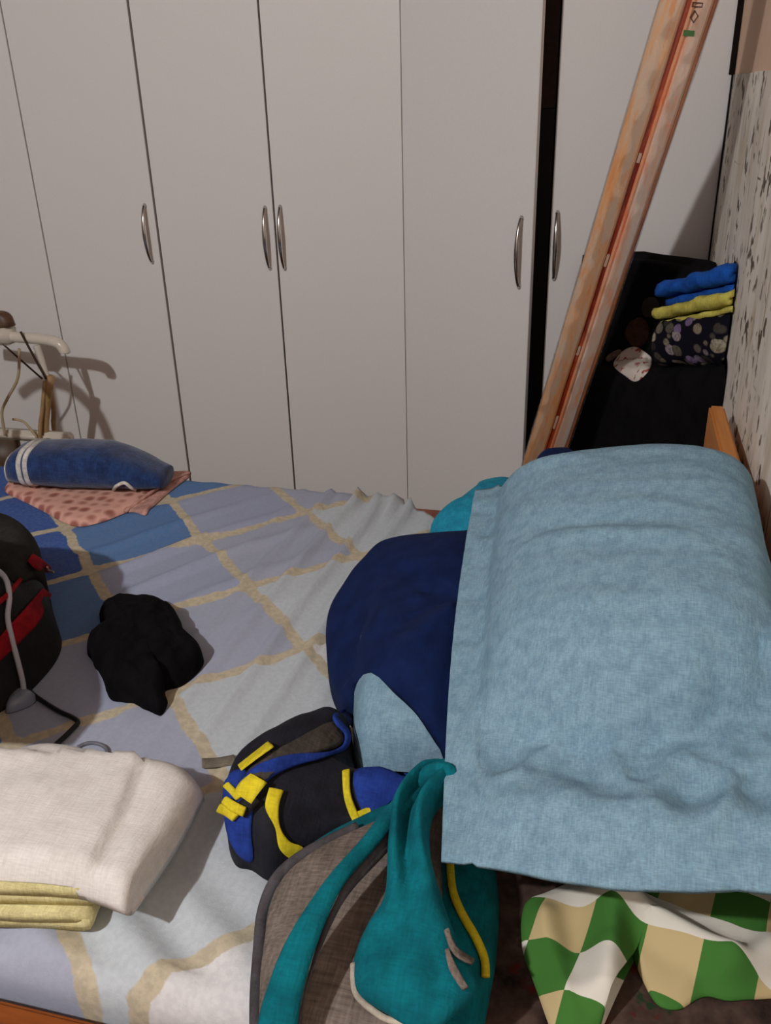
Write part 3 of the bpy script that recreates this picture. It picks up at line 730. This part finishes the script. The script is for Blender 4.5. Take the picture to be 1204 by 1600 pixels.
# ------------------------------------------------------------------ blue and yellow rucksack
m_nvy = fabric('dark_navy_nylon', (30, 31, 40), (22, 22, 30), 300, .5, .4, 30, 0, .75, .25)
m_mesh = fabric('grey_brown_mesh', (74, 68, 62), (60, 55, 50), 240, .8, .6)
m_roy = fabric('royal_blue_nylon', (38, 64, 148), (30, 50, 122), 400)
m_ylw = fabric('yellow_webbing', (224, 206, 48), (204, 184, 36), 300, .4)
rs = thing('backpack', at_z(480, 1260, .556), 'dark blue rucksack with yellow straps, lying beside the pillow stack', 'backpack')
ol = [at_z(*q, z) for q, z in [((352, 1222), .60), ((378, 1195), .60), ((430, 1166), .60), ((482, 1138), .60), ((524, 1118), .60), ((548, 1130), .60), ((553, 1190), .60), ((590, 1230), .60), ((700, 1246), .60), ((704, 1262), .60), ((640, 1275), .60), ((560, 1305), .58), ((480, 1342), .575), ((425, 1366), .57), ((392, 1348), .57), ((366, 1335), .575), ((352, 1285), .59)]]
ol = [Vector((p.x, p.y, .575)) for p in ol]
bd = mk('body', *dome_vf(ol, .09, 3.6, .5, .006, 11, .006, 10, 13, B, nr=26, ctr=at_z(480, 1240, .575), extra=lambda x, y, r: -.036*max(0, min(1, (x+.36)/.09))), m_nvy, rs)
T_rs = [tree(bd)]; TR = T_rs+B
def patch_on(trees, poly, lift, name, mat, parent, label=None, n=4, th=.004, nr=8):
    ring = smooth([Vector((x, y, 0)) for x, y in poly], n, True); c = sum(ring, Vector())/len(ring); rows = []; rows2 = []
    for i in range(nr+1):
        k = 1-i/nr
        P = [hit(trees, *(c+(q-c)*k).xy, lift+th*(1 if i else .0)) for q in ring]; rows.append(P)
        rows2.append([hit(trees, *(c+(q-c)*k).xy, .0015) for q in ring])
    V1, F1 = grid_vf(rows, True); N = len(ring); F1.append([nr*N+j for j in range(N)])
    V2, F2 = grid_vf(rows2, True); K = len(V1); F2 = [[i+K for i in f] for f in F2]+[[K+nr*N+j for j in range(N)]]
    for j in range(N): F1.append([j, (j+1) % N, K+(j+1) % N, K+j])
    return mk(name, V1+V2, F1+F2, mat, parent, label=label)
patch_on(T_rs, [(352, 1228), (364, 1206), (388, 1206), (396, 1250), (394, 1300), (396, 1344), (372, 1334), (356, 1290)], .002, 'end_panel', m_roy, rs, 'royal blue end panel')
fp = patch_on(T_rs, [(388, 1212), (425, 1180), (480, 1148), (515, 1132), (530, 1140), (538, 1155), (520, 1172), (470, 1188), (425, 1206), (396, 1236)], .006, 'flap', m_mesh, rs, 'grey mesh top flap')
T_fl = T_rs+[tree(fp)]
TFB = T_fl+B
band_on(TFB, [(382, 1240), (412, 1210), (455, 1192), (505, 1180), (532, 1168), (538, 1150), (524, 1132), (520, 1122), (540, 1114)], [30, 26, 20, 16, 9, 7, 7, 6, 5], .005, .004, 'flap_trim', m_roy, rs, 'royal blue flap edging')
patch_on(T_rs, [(552, 1212), (600, 1205), (650, 1208), (690, 1215), (680, 1240), (640, 1255), (600, 1268), (572, 1282)], .005, 'side_panel', m_roy, rs, 'royal blue side panel')
band_on(TFB, [(382, 1204), (402, 1188), (424, 1170)], 11, .008, .003, 'strap', m_ylw, rs, 'yellow strap end on the flap')
band_on(TFB, [(362, 1228), (370, 1238), (380, 1250)], 10, .008, .003, 'strap', m_ylw, rs, 'yellow strap beside the buckle')
bk = mk('buckle', *strip_vf([hit(TFB, *q, .010) for q in [(372, 1262), (396, 1240)]], [hit(TFB, *q, .010) for q in [(386, 1274), (410, 1254)]], .006, 4), m_blackfab, rs, label='black buckle')
band_on(TFB, [(388, 1250), (396, 1236), (404, 1224)], 22, .013, .004, 'strap', m_ylw, rs, 'yellow strap through the buckle')
band_on(TFB, [(368, 1254), (378, 1261), (387, 1265)], 11, .015, .004, 'strap', m_ylw, rs, 'yellow strap bar of the buckle')
band_on(TFB, [(358, 1262), (368, 1268), (378, 1274)], 14, .012, .004, 'strap', m_ylw, rs, 'yellow strap tail below the buckle')
band_on(TFB, [(430, 1236), (425, 1262), (432, 1292), (442, 1318), (462, 1330), (480, 1337)], [22, 18, 8, 18, 24, 14], .006, .003, 'strap', m_ylw, rs, 'twisted yellow strap')
band_on(TFB, [(539, 1208), (541, 1240), (549, 1268), (562, 1292)], 14, .006, .004, 'strap', m_ylw, rs, 'yellow strap across the middle')
band_on(TFB, [(560, 1276), (578, 1266), (596, 1262)], 12, .006, .004, 'strap', m_ylw, rs, 'yellow strap beside the teal bag')
band_on(B, [(316, 1196), (340, 1195), (368, 1190)], 15, .004, .003, 'webbing_tail', fabric('grey_webbing', (120, 112, 100), weave=300), rs, 'grey webbing tail')

# ------------------------------------------------------------------ teal bag
m_teal = fabric('teal_canvas', (8, 112, 124), (5, 90, 102), 420, .45, .35)
m_greymesh = fabric('warm_grey_mesh', (122, 110, 102), (108, 98, 90), 300, .9, .7)
m_greypipe = fabric('dark_grey_edge', (84, 80, 84), weave=300)
tb = thing('backpack', at_z(590, 1500, .556), 'teal backpack with a grey mesh back panel, at the near edge of the bed', 'backpack')
ol = [at_z(*q, .59) for q in [(716, 1222), (640, 1250), (560, 1286), (490, 1322), (436, 1366), (414, 1420), (404, 1490), (400, 1560), (402, 1640), (430, 1710), (530, 1740), (650, 1730), (735, 1660), (762, 1570), (776, 1470), (778, 1380), (760, 1290)]]
ol = [Vector((p.x, p.y, .58)) for p in ol]
bd = mk('body', *dome_vf(ol, .062, 3.4, .5, .004, 9, .003, 8, 14, B+T_bb, nr=24, base=ZM+.004), m_teal, tb)
T_tb = [tree(bd)]
gp = patch_on(T_tb, [(700, 1240), (640, 1262), (560, 1298), (492, 1334), (446, 1374), (424, 1424), (416, 1490), (412, 1560), (414, 1640), (450, 1690), (540, 1710), (620, 1690), (680, 1600), (690, 1450), (690, 1330)], .002, 'back_panel', m_greymesh, tb, 'warm grey mesh back panel', 4, .010, 14)
T_tb2 = T_tb+[tree(gp)]
mk('edge_binding', *tube_vf([hit(T_tb, *q, .003) for q in [(560, 1297), (480, 1338), (436, 1376), (416, 1425), (410, 1490), (406, 1560), (407, 1640)]], .0075, 10), m_greypipe, tb, label='dark grey edge binding')
G = lambda px, py, up: hit(T_tb2+TFB, px, py, .004)+Z*up
def lifted(px, py, z): return at_z(px, py, z)
Ls = [(662, 1208, .68), (606, 1262, .70), (566, 1316, .705), (516, 1372, .705), (476, 1424, .70), (446, 1472, .695), (422, 1530, .685), (404, 1590, .67), (396, 1660, .65)]
Rs = [(690, 1218, .685), (630, 1272, .705), (588, 1318, .71), (540, 1374, .71), (512, 1432, .705), (494, 1478, .70), (478, 1530, .69), (466, 1590, .675), (462, 1660, .655)]
V, Fa = strip_vf([lifted(*q) for q in Ls], [lifted(*q) for q in Rs], .010, 8, 6, lambda u, v: .003*math.sin(math.pi*v))
mk('shoulder_strap', V, Fa, m_teal, tb)
# grey lining, turned edge of the strap
Lr = [(x+2, y+1, z-.009) for x, y, z in Rs]; Rr = [(668, 1232, .662), (648, 1276, .684), (606, 1330, .69), (552, 1388, .692), (518, 1440, .69), (499, 1484, .688), (482, 1534, .68), (470, 1592, .666), (466, 1662, .648)]
mk('strap_lining', *strip_vf([lifted(*q) for q in Lr], [lifted(*q) for q in Rr], .005, 4, 6), m_greypipe, tb, label='grey strap lining')
# broad second strap, pinched at the top and spreading below
L2 = [(690, 1200, .69), (650, 1212, .695), (614, 1258, .70), (606, 1320, .70), (601, 1396, .69), (574, 1446, .675), (553, 1498, .665), (556, 1548, .66), (600, 1582, .655), (640, 1597, .65)]
R2 = [(715, 1212, .69), (706, 1236, .695), (676, 1272, .70), (672, 1330, .70), (692, 1408, .69), (712, 1464, .68), (734, 1510, .67), (742, 1548, .665), (720, 1580, .66), (690, 1596, .65)]
def p2(u, v):
    d = .016*math.sin(math.pi*v)**.7
    pin = max(0, 1-max(0, u-.25)/.3)*min(1, u/.1)
    return d+.010*pin*math.cos((v-.12)*2*math.pi*1.55)-.010*pin*math.exp(-((v-.42)/.14)**2)+.003*fbm((u*3, v*2, 1), 2)
st2 = mk('shoulder_strap', *strip_vf([lifted(*q) for q in L2], [lifted(*q) for q in R2], .008, 18, 7, p2), m_teal, tb, label='broad teal strap folded over')
m_offw = fabric('off_white_binding', (196, 186, 170), weave=300)
mk('strap_binding', *tube_vf([lifted(*q) for q in [(552, 1506, .664), (555, 1550, .659), (582, 1578, .654), (618, 1596, .649), (690, 1600, .648)]], .0032, 8), m_offw, tb, label='off-white binding of the broad strap')
mk('yellow_piping', *tube_vf([hit(T_tb2, *q, .005) for q in [(700, 1330), (704, 1390), (716, 1428), (738, 1468), (750, 1500), (752, 1528)]], .0045, 8), m_ylw, tb, label='yellow piping')
for a, b, c in (((692, 1456), (706, 1490), (732, 1508)), ((694, 1486), (706, 1520), (722, 1548))):
    band_on([tree(st2)]+T_tb2+T_bb+B, [a, b, c], [6, 11, 9], .006, .004, 'zip_tab', m_greymesh, tb, 'grey zip tab')
mk('grab_loop', *tube_vf([lifted(*q) for q in [(655, 1222, .70), (676, 1206, .712), (700, 1206, .712), (712, 1226, .70), (700, 1246, .69)]], .010, 10), m_teal, tb)

# ------------------------------------------------------------------ far right corner: black chest with clothes
m_velvet = fabric('black_cover', (19, 18, 19), (13, 12, 13), 400, .3, .3, 20, 0, .9, .1)
HA, HB = Vector((-.088, 2.511, 0)), Vector((.247, 1.905, 0))
hd = (HB-HA).normalized(); hp = Vector((-hd.y, hd.x, 0))          # along the front, and back into the corner
if hp.x < 0: hp = -hp
on_front = lambda px, py, back=0.0: at_plane(px, py, HA+hp*back, hp)
zl_, zr_ = on_front(925, 600).z, on_front(1132, 570).z
ck = thing('covered_chest', (.16, 2.36, 0), 'dark heap under a black cloth in the corner, between the bed and the wardrobe', 'heap')
hum = [at_y(q[0], q[1], 2.52).z for q in [(985, 412), (1085, 430)]]
rowsC = []
NS_ = 40
for i in range(NS_+1):
    s_ = i/NS_; P = HA.lerp(HB, s_); zt_ = zl_+(zr_-zl_)*s_
    hb_ = (hum[0]+.02*math.sin(s_*5)) if s_ < .55 else hum[0]+(zt_-hum[0])*min(1, (s_-.55)/.3)
    hb_ = max(hb_, zt_)
    sec = smooth([Vector((w_, 0, z_)) for w_, z_ in [(.0, 0), (.0, .3), (.003, zt_-.12), (.008, zt_-.03), (.025, zt_-.005), (.07, zt_+.004), (.13, zt_+.006), (.16, zt_+.02), (.175, hb_-.03), (.19, hb_), (.22, hb_-.005), (.30, hb_-.05), (.32, .3), (.32, 0)]], 4)
    r = []
    for p in sec:
        dd_ = Vector((0, 1, 0)).lerp(hp, min(1, s_*1.8)).normalized(); q = P+dd_*p.x*(.3+.7*min(1, s_*2)); n_ = .007*fbm((q.x, q.y, p.z), 9)*min(1, p.z*4)
        q = q+dd_*abs(n_)+Z*(p.z+n_*.7)
        r.append(Vector((min(q.x, XW-.007), min(q.y, 2.588), max(0, q.z))))
    rowsC.append(r)
V, Fa = grid_vf(rowsC); n_ = len(sec); Fa.append(list(range(n_))); Fa.append([NS_*n_+k for k in range(n_)])
for i in range(NS_): Fa.append([i*n_, (i+1)*n_, (i+1)*n_+n_-1, i*n_+n_-1])
cv = mk('black_cover', V, Fa, m_velvet, ck)
T_cv = [tree(cv)]
# floral garment, yellow shirt, blue shirt stacked on it
t = NT('floral_print'); v = t.coords()
vo = t.new('ShaderNodeTexVoronoi'); t.link(t.coords((1, 1, 1.5), (0.5, .3, .4)), vo.inputs['Vector']); vo.inputs['Scale'].default_value = 27
leaf = t.step(vo.outputs['Distance'], .56, .44); pick = t.new('ShaderNodeSeparateColor'); t.link(vo.outputs['Color'], pick.inputs[0])
lc = t.ramp(pick.outputs[0], [(.0, lin((20, 20, 30))), (.35, lin((150, 140, 116))), (.6, lin((176, 168, 148))), (.8, lin((132, 112, 150)))])
vein = t.step(t.noise(v, 140, 2), .45, .6); lc = t.mix(t.math('MULTIPLY', vein, .5), lc, lin((60, 54, 58)))
col = t.mix(leaf, lin((18, 18, 30)), lc); t.bump(t.noise(v, 60, 3), .4, .003); m_floral = t.fin(col, .92, .1)
m_bluesh = fabric('bright_blue_cotton', (32, 92, 186), (24, 76, 160), 450)
m_yelsh = fabric('lemon_cotton', (218, 208, 104), (196, 184, 84), 450)
def clampv(V): return [Vector((min(v.x, XW-.009), min(v.y, 2.585), v.z)) for v in V]
def pile(name, pxl, pxr, back, layers, tk, depth, mat, label, seed, amp=.008):
    a, b = on_front(*pxl, back), on_front(*pxr, back); half = (b-a).length/2; d = (b-a).normalized(); up = hp.cross(d)
    if up.z < 0: up = -up
    c = (a+b)/2+hp*depth
    M = Matrix(((hp.x, d.x, up.x, c.x), (hp.y, d.y, up.y, c.y), (hp.z, d.z, up.z, c.z), (0, 0, 0, 1)))
    V, Fa = folded_vf(layers, depth, tk, half, 18, amp, 20, seed, M)
    return mk(name, clampv(V), Fa, mat, label=label, cat='garment')
fa, fb = on_front(1008, 540, .02), on_front(1144, 536, .02)
fa.z -= .055; fb.z -= .055
def fprof(s):
    k = min(1, (.25+s*5))*min(1, .4+(1-s)*6); k = min(1, k); return k, (.55+.45*k), 0
V, Fa = roll_vf(fa+hp*.055, fb+hp*.055, fprof, .070, .064, 40, 36, .010)
fg = mk('floral_garment', clampv(V), Fa, m_floral, label='dark floral garment at the bottom of the clothes pile in the corner', cat='garment')
T_f = [tree(fg)]
ysh = pile('folded_shirt', (1026, 512), (1144, 490), .012, 3, .0125, .05, m_yelsh, 'lemon yellow shirt folded between the blue and the floral garments', 2)
bsh = pile('folded_shirt', (1030, 482), (1144, 458), .016, 3, .0165, .046, m_bluesh, 'bright blue shirt folded on top of the clothes pile in the corner', 5)
# small things on the heap
def crumple(trees, poly, bulge, name, mat, label, seed, n=4, nr=9):
    """little scrap of cloth lying on a surface, swelling in folds"""
    ring = smooth([Vector((x, y, 0)) for x, y in poly], n, True); c = sum(ring, Vector())/len(ring); up = (Z-Vector((0, .7, 0))).normalized()
    R1, R2 = [], []
    for i in range(nr+1):
        k = 1-i/nr; a, b = [], []
        for q in ring:
            P = hit(trees, *(c+(q-c)*k).xy, 0)
            h = bulge*(1-k**2.5)*(.55+.9*abs(noise.noise(P*26+Vector((seed, 0, 0)))))+.003
            a.append(P+up*h); b.append(P+up*.0012)
        R1.append(a); R2.append(b)
    V1, F1 = grid_vf(R1, True); N = len(ring); F1.append([nr*N+j for j in range(N)])
    V2, F2 = grid_vf(R2, True); K = len(V1); F2 = [[i+K for i in f] for f in F2]+[[K+nr*N+j for j in range(N)]]
    for j in range(N): F1.append([j, (j+1) % N, K+(j+1) % N, K+j])
    return mk(name, V1+V2, F1+F2, mat, label=label, cat='handkerchief' if 'hand' in name else 'cloth')
t = NT('white_red_print'); f = t.step(t.noise(t.coords(), 38, 3), .55, .63)
m_wr = t.fin(t.mix(f, lin((232, 222, 212)), lin((176, 84, 74))), .9, .1)
crumple(T_cv, [(958, 572), (966, 556), (978, 546), (992, 543), (1006, 550), (1018, 562), (1014, 578), (1002, 592), (990, 597), (976, 588)], .016, 'printed_handkerchief', m_wr, 'small white handkerchief with red print, on the black cover', 3)
m_br = fabric('brown_velvet', (78, 54, 40), (58, 39, 30), 400)
crumple(T_cv, [(976, 524), (982, 506), (998, 497), (1010, 504), (1014, 524), (1004, 540), (988, 542)], .022, 'scrunched_cloth', m_br, 'brown scrunched cloth between the floral garment and the package', 8)
crumple(T_cv, [(946, 560), (956, 551), (968, 547), (970, 553), (960, 560), (950, 566)], .008, 'cloth_scrap', fabric('taupe', (128, 104, 90)), 'small taupe scrap of cloth left of the white handkerchief', 5)
crumple(T_cv+T_f, [(1002, 484), (1008, 468), (1024, 466), (1030, 482), (1022, 494), (1008, 496)], .014, 'dark_cloth', fabric('charcoal', (58, 52, 50)), 'charcoal cloth tucked beside the yellow shirt', 9)

# ------------------------------------------------------------------ wrapped package leaning across the right doors
P0 = Vector((.03, 2.07, 1.38)); LEAN = .26
nrm = Vector((0, 1, LEAN)).normalized()
gl = lambda px, py: at_plane(px, py, P0, nrm)
a0, a1 = gl(822, 704), gl(1030, 0); b0, b1 = gl(893, 704), gl(1106, 0)
axis = (a1-a0).normalized(); side = axis.cross(nrm).normalized()
if side.x < 0: side = -side
out = -nrm if (-nrm).dot(CAM-a0) > 0 else nrm
W = ((b0-a0).dot(side)+(b1-a1).dot(side))/2
o_ = a0-axis*((a0.z-.015)/axis.z)
LEN = (1.86-.015)/axis.z
pk = thing('wrapped_package', (o_.x+.03, o_.y, 0), 'long orange package of two strips in clear film, leaning across the right doors', 'package')
def bar(name, s0, s1, d0, d1, mat, label=None, bev=.004, l0=0, l1=None, n=40, amp=.0012, seed=0):
    l1 = LEN if l1 is None else l1
    rows = []
    sec = [(s0+bev, d0), (s1-bev, d0), (s1, d0+bev), (s1, d1-bev), (s1-bev, d1), ((s0+s1)/2, d1+.0005), (s0+bev, d1), (s0, d1-bev), (s0, d0+bev)]
    for i in range(n+1):
        l = l0+(l1-l0)*i/n; r = []
        for s, d in sec:
            j = Vector((l*6, s*40+seed, d*40)); r.append(o_+axis*l+side*(s+amp*noise.noise(j))+out*(d+amp*noise.noise(j+Vector((5, 5, 5)))))
        rows.append(r)
    V, Fa = grid_vf(rows, True); k = len(sec); Fa.append(list(range(k))); Fa.append([n*k+i for i in range(k)])
    return mk(name, V, Fa, mat, pk, sm=False, label=label)
def pmat(name, c1, c2, c3, sc):
    t = NT(name); M_ = Matrix((side, axis, out))
    # grain runs along the package
    rot = axis.to_track_quat('Z', 'Y').to_euler()
    vm = t.new('ShaderNodeVectorRotate', rotation_type='EULER_XYZ', invert=True); t.link(t.tc.outputs['Object'], vm.inputs['Vector']); vm.inputs['Rotation'].default_value = rot
    mp = t.new('ShaderNodeMapping'); t.link(vm.outputs[0], mp.inputs[0]); mp.inputs[3].default_value = (28, 28, sc)
    f = t.noise(mp.outputs[0], 1, 4, .6)
    mp2 = t.new('ShaderNodeMapping'); t.link(vm.outputs[0], mp2.inputs[0]); mp2.inputs[3].default_value = (60, 60, 14); mp2.inputs[1].default_value = (2, 7, 1)
    g = t.noise(mp2.outputs[0], 1, 4, .6)
    col = t.mix(t.step(f, .40, .60), lin(c1), lin(c2)); col = t.mix(t.math('MULTIPLY', t.step(g, .5, .68), .7), col, lin(c3))
    t.bump(g, .25, .002)
    m = t.fin(col, .38, .5); t.b.inputs['Coat Weight'].default_value = .5; t.b.inputs['Coat Roughness'].default_value = .18
    return m
m_p1 = pmat('orange_tan_strip', (248, 186, 128), (232, 204, 178), (244, 164, 100), 4)
m_p2 = pmat('pale_orange_strip', (234, 216, 202), (238, 202, 176), (248, 168, 122), 3)
m_pg = pmat('burnt_orange_core', (196, 80, 38), (156, 52, 26), (228, 130, 84), 5)
m_po = pmat('bright_orange_strip', (250, 160, 108), (240, 184, 148), (250, 128, 72), 4)
m_pe = pmat('brown_edge', (196, 124, 80), (170, 104, 70), (214, 140, 92), 4)
w1 = W*.45; g1 = W*.55
DP = .034
b1_ = bar('left_strip', 0, w1, 0, DP, m_p1, 'tan orange strip', seed=1)
bar('core', w1-.001, g1+.001, .002, DP-.012, m_pg, 'burnt orange core in the groove', bev=.001, seed=2)
bar('orange_edge', g1, W*.64, 0, DP-.001, m_po, 'bright orange edge of the right strip', seed=6)
b2_ = bar('right_strip', W*.64, W*.93, 0, DP, m_p2, 'pale strip', seed=3)
bar('edge_strip', W*.93, W, .001, DP-.004, m_pe, 'brown edge strip', bev=.002, seed=4)
for k, (l0, l1) in enumerate(((.62, .66), (.85, .875), (1.09, 1.12), (1.33, 1.35))):
    bar('film_tuck', w1+.002, g1-.002, DP-.012, DP-.007, m_p2, 'pale film tucked in the groove', bev=.001, l0=l0, l1=l1, n=4, seed=9+k)
# clear film round the strips
t = NT('clear_film'); gls = t.new('ShaderNodeBsdfGlossy'); gls.inputs['Roughness'].default_value = .10; trn = t.new('ShaderNodeBsdfTransparent')
bmp = t.new('ShaderNodeBump'); bmp.inputs['Strength'].default_value = .9; bmp.inputs['Distance'].default_value = .004; t.link(t.noise(t.coords((1, 1, .6)), 48, 2), bmp.inputs['Height']); t.link(bmp.outputs[0], gls.inputs['Normal'])
fr = t.new('ShaderNodeLayerWeight'); fr.inputs[0].default_value = .35
mx = t.new('ShaderNodeMixShader'); t.link(t.math('MULTIPLY_ADD', fr.outputs['Fresnel'], .4, .07), mx.inputs[0]); t.link(trn.outputs[0], mx.inputs[1]); t.link(gls.outputs[0], mx.inputs[2]); t.link(mx.outputs[0], t.out.inputs[0])
m_film = t.m
rows = []
NL_ = 150
for i in range(NL_+1):
    l = LEN*i/NL_; r = []
    for (s, d) in [(-.002, -.001), (-.003, DP*.5), (-.002, DP+.002), (w1*.35, DP+.004), (w1*.7, DP+.004), (w1, DP+.003), ((w1+g1)/2, DP-.001), (g1, DP+.003), (g1+w1*.35, DP+.004), (g1+w1*.7, DP+.004), (W+.002, DP+.002), (W+.004, DP*.5), (W+.002, -.001), (W*.5, -.002)]:
        j = Vector((l*22, s*55, d*30)); kk = .004 if d > 0 else .0008
        r.append(o_+axis*l+side*(s+.002*noise.noise(j*.6)*(1 if 0 < s < W else .4))+out*(d+kk*max(-.3, noise.noise(j)+.5*noise.noise(j*2.1))))
    rows.append(r)
V, Fa = grid_vf(rows, True)
mk('clear_film', V, Fa, m_film, pk, label='clear shiny plastic film')
# printed marks and green sticker on the right strip, near the top
def on_pk(px, py, lift): return at_plane(px, py, P0+out*(DP+lift), nrm)
m_ink = plain('dark_ink', (84, 48, 40), .6, .3); m_green = plain('green_sticker', (74, 128, 66), .5, .3)
def ring_mark(pts, w, name, mat, label):
    vf = []
    P = [on_pk(*q, .0006) for q in pts]
    for a, b in zip(P, P[1:]+P[:1]):
        d = (b-a).normalized(); n_ = d.cross(out)*w; vf.append(slab([[a-n_-d*w+out*.0008, a+n_-d*w+out*.0008], [b-n_+d*w+out*.0008, b+n_+d*w+out*.0008]], [[a-n_-d*w-out*.0012, a+n_-d*w-out*.0012], [b-n_+d*w-out*.0012, b+n_+d*w-out*.0012]]))
    mk(name, *join(*vf), mat, pk, sm=False, label=label)
ring_mark([(1082, 4), (1097, 5), (1096, 11), (1081, 10)], .0009, 'printed_mark', m_ink, 'printed box mark')
ring_mark([(1085, 17), (1090, 25), (1083, 35), (1078, 27)], .0009, 'printed_mark', m_ink, 'printed diamond mark')
P = [on_pk(*q, .0006) for q in [(1068, 47), (1085, 48), (1084, 57), (1066, 56)]]
mk('sticker', *slab([[P[0]+out*.0008, P[1]+out*.0008], [P[3]+out*.0008, P[2]+out*.0008]], [[P[0]-out*.0015, P[1]-out*.0015], [P[3]-out*.0015, P[2]-out*.0015]]), m_green, pk, sm=False, label='small green sticker')
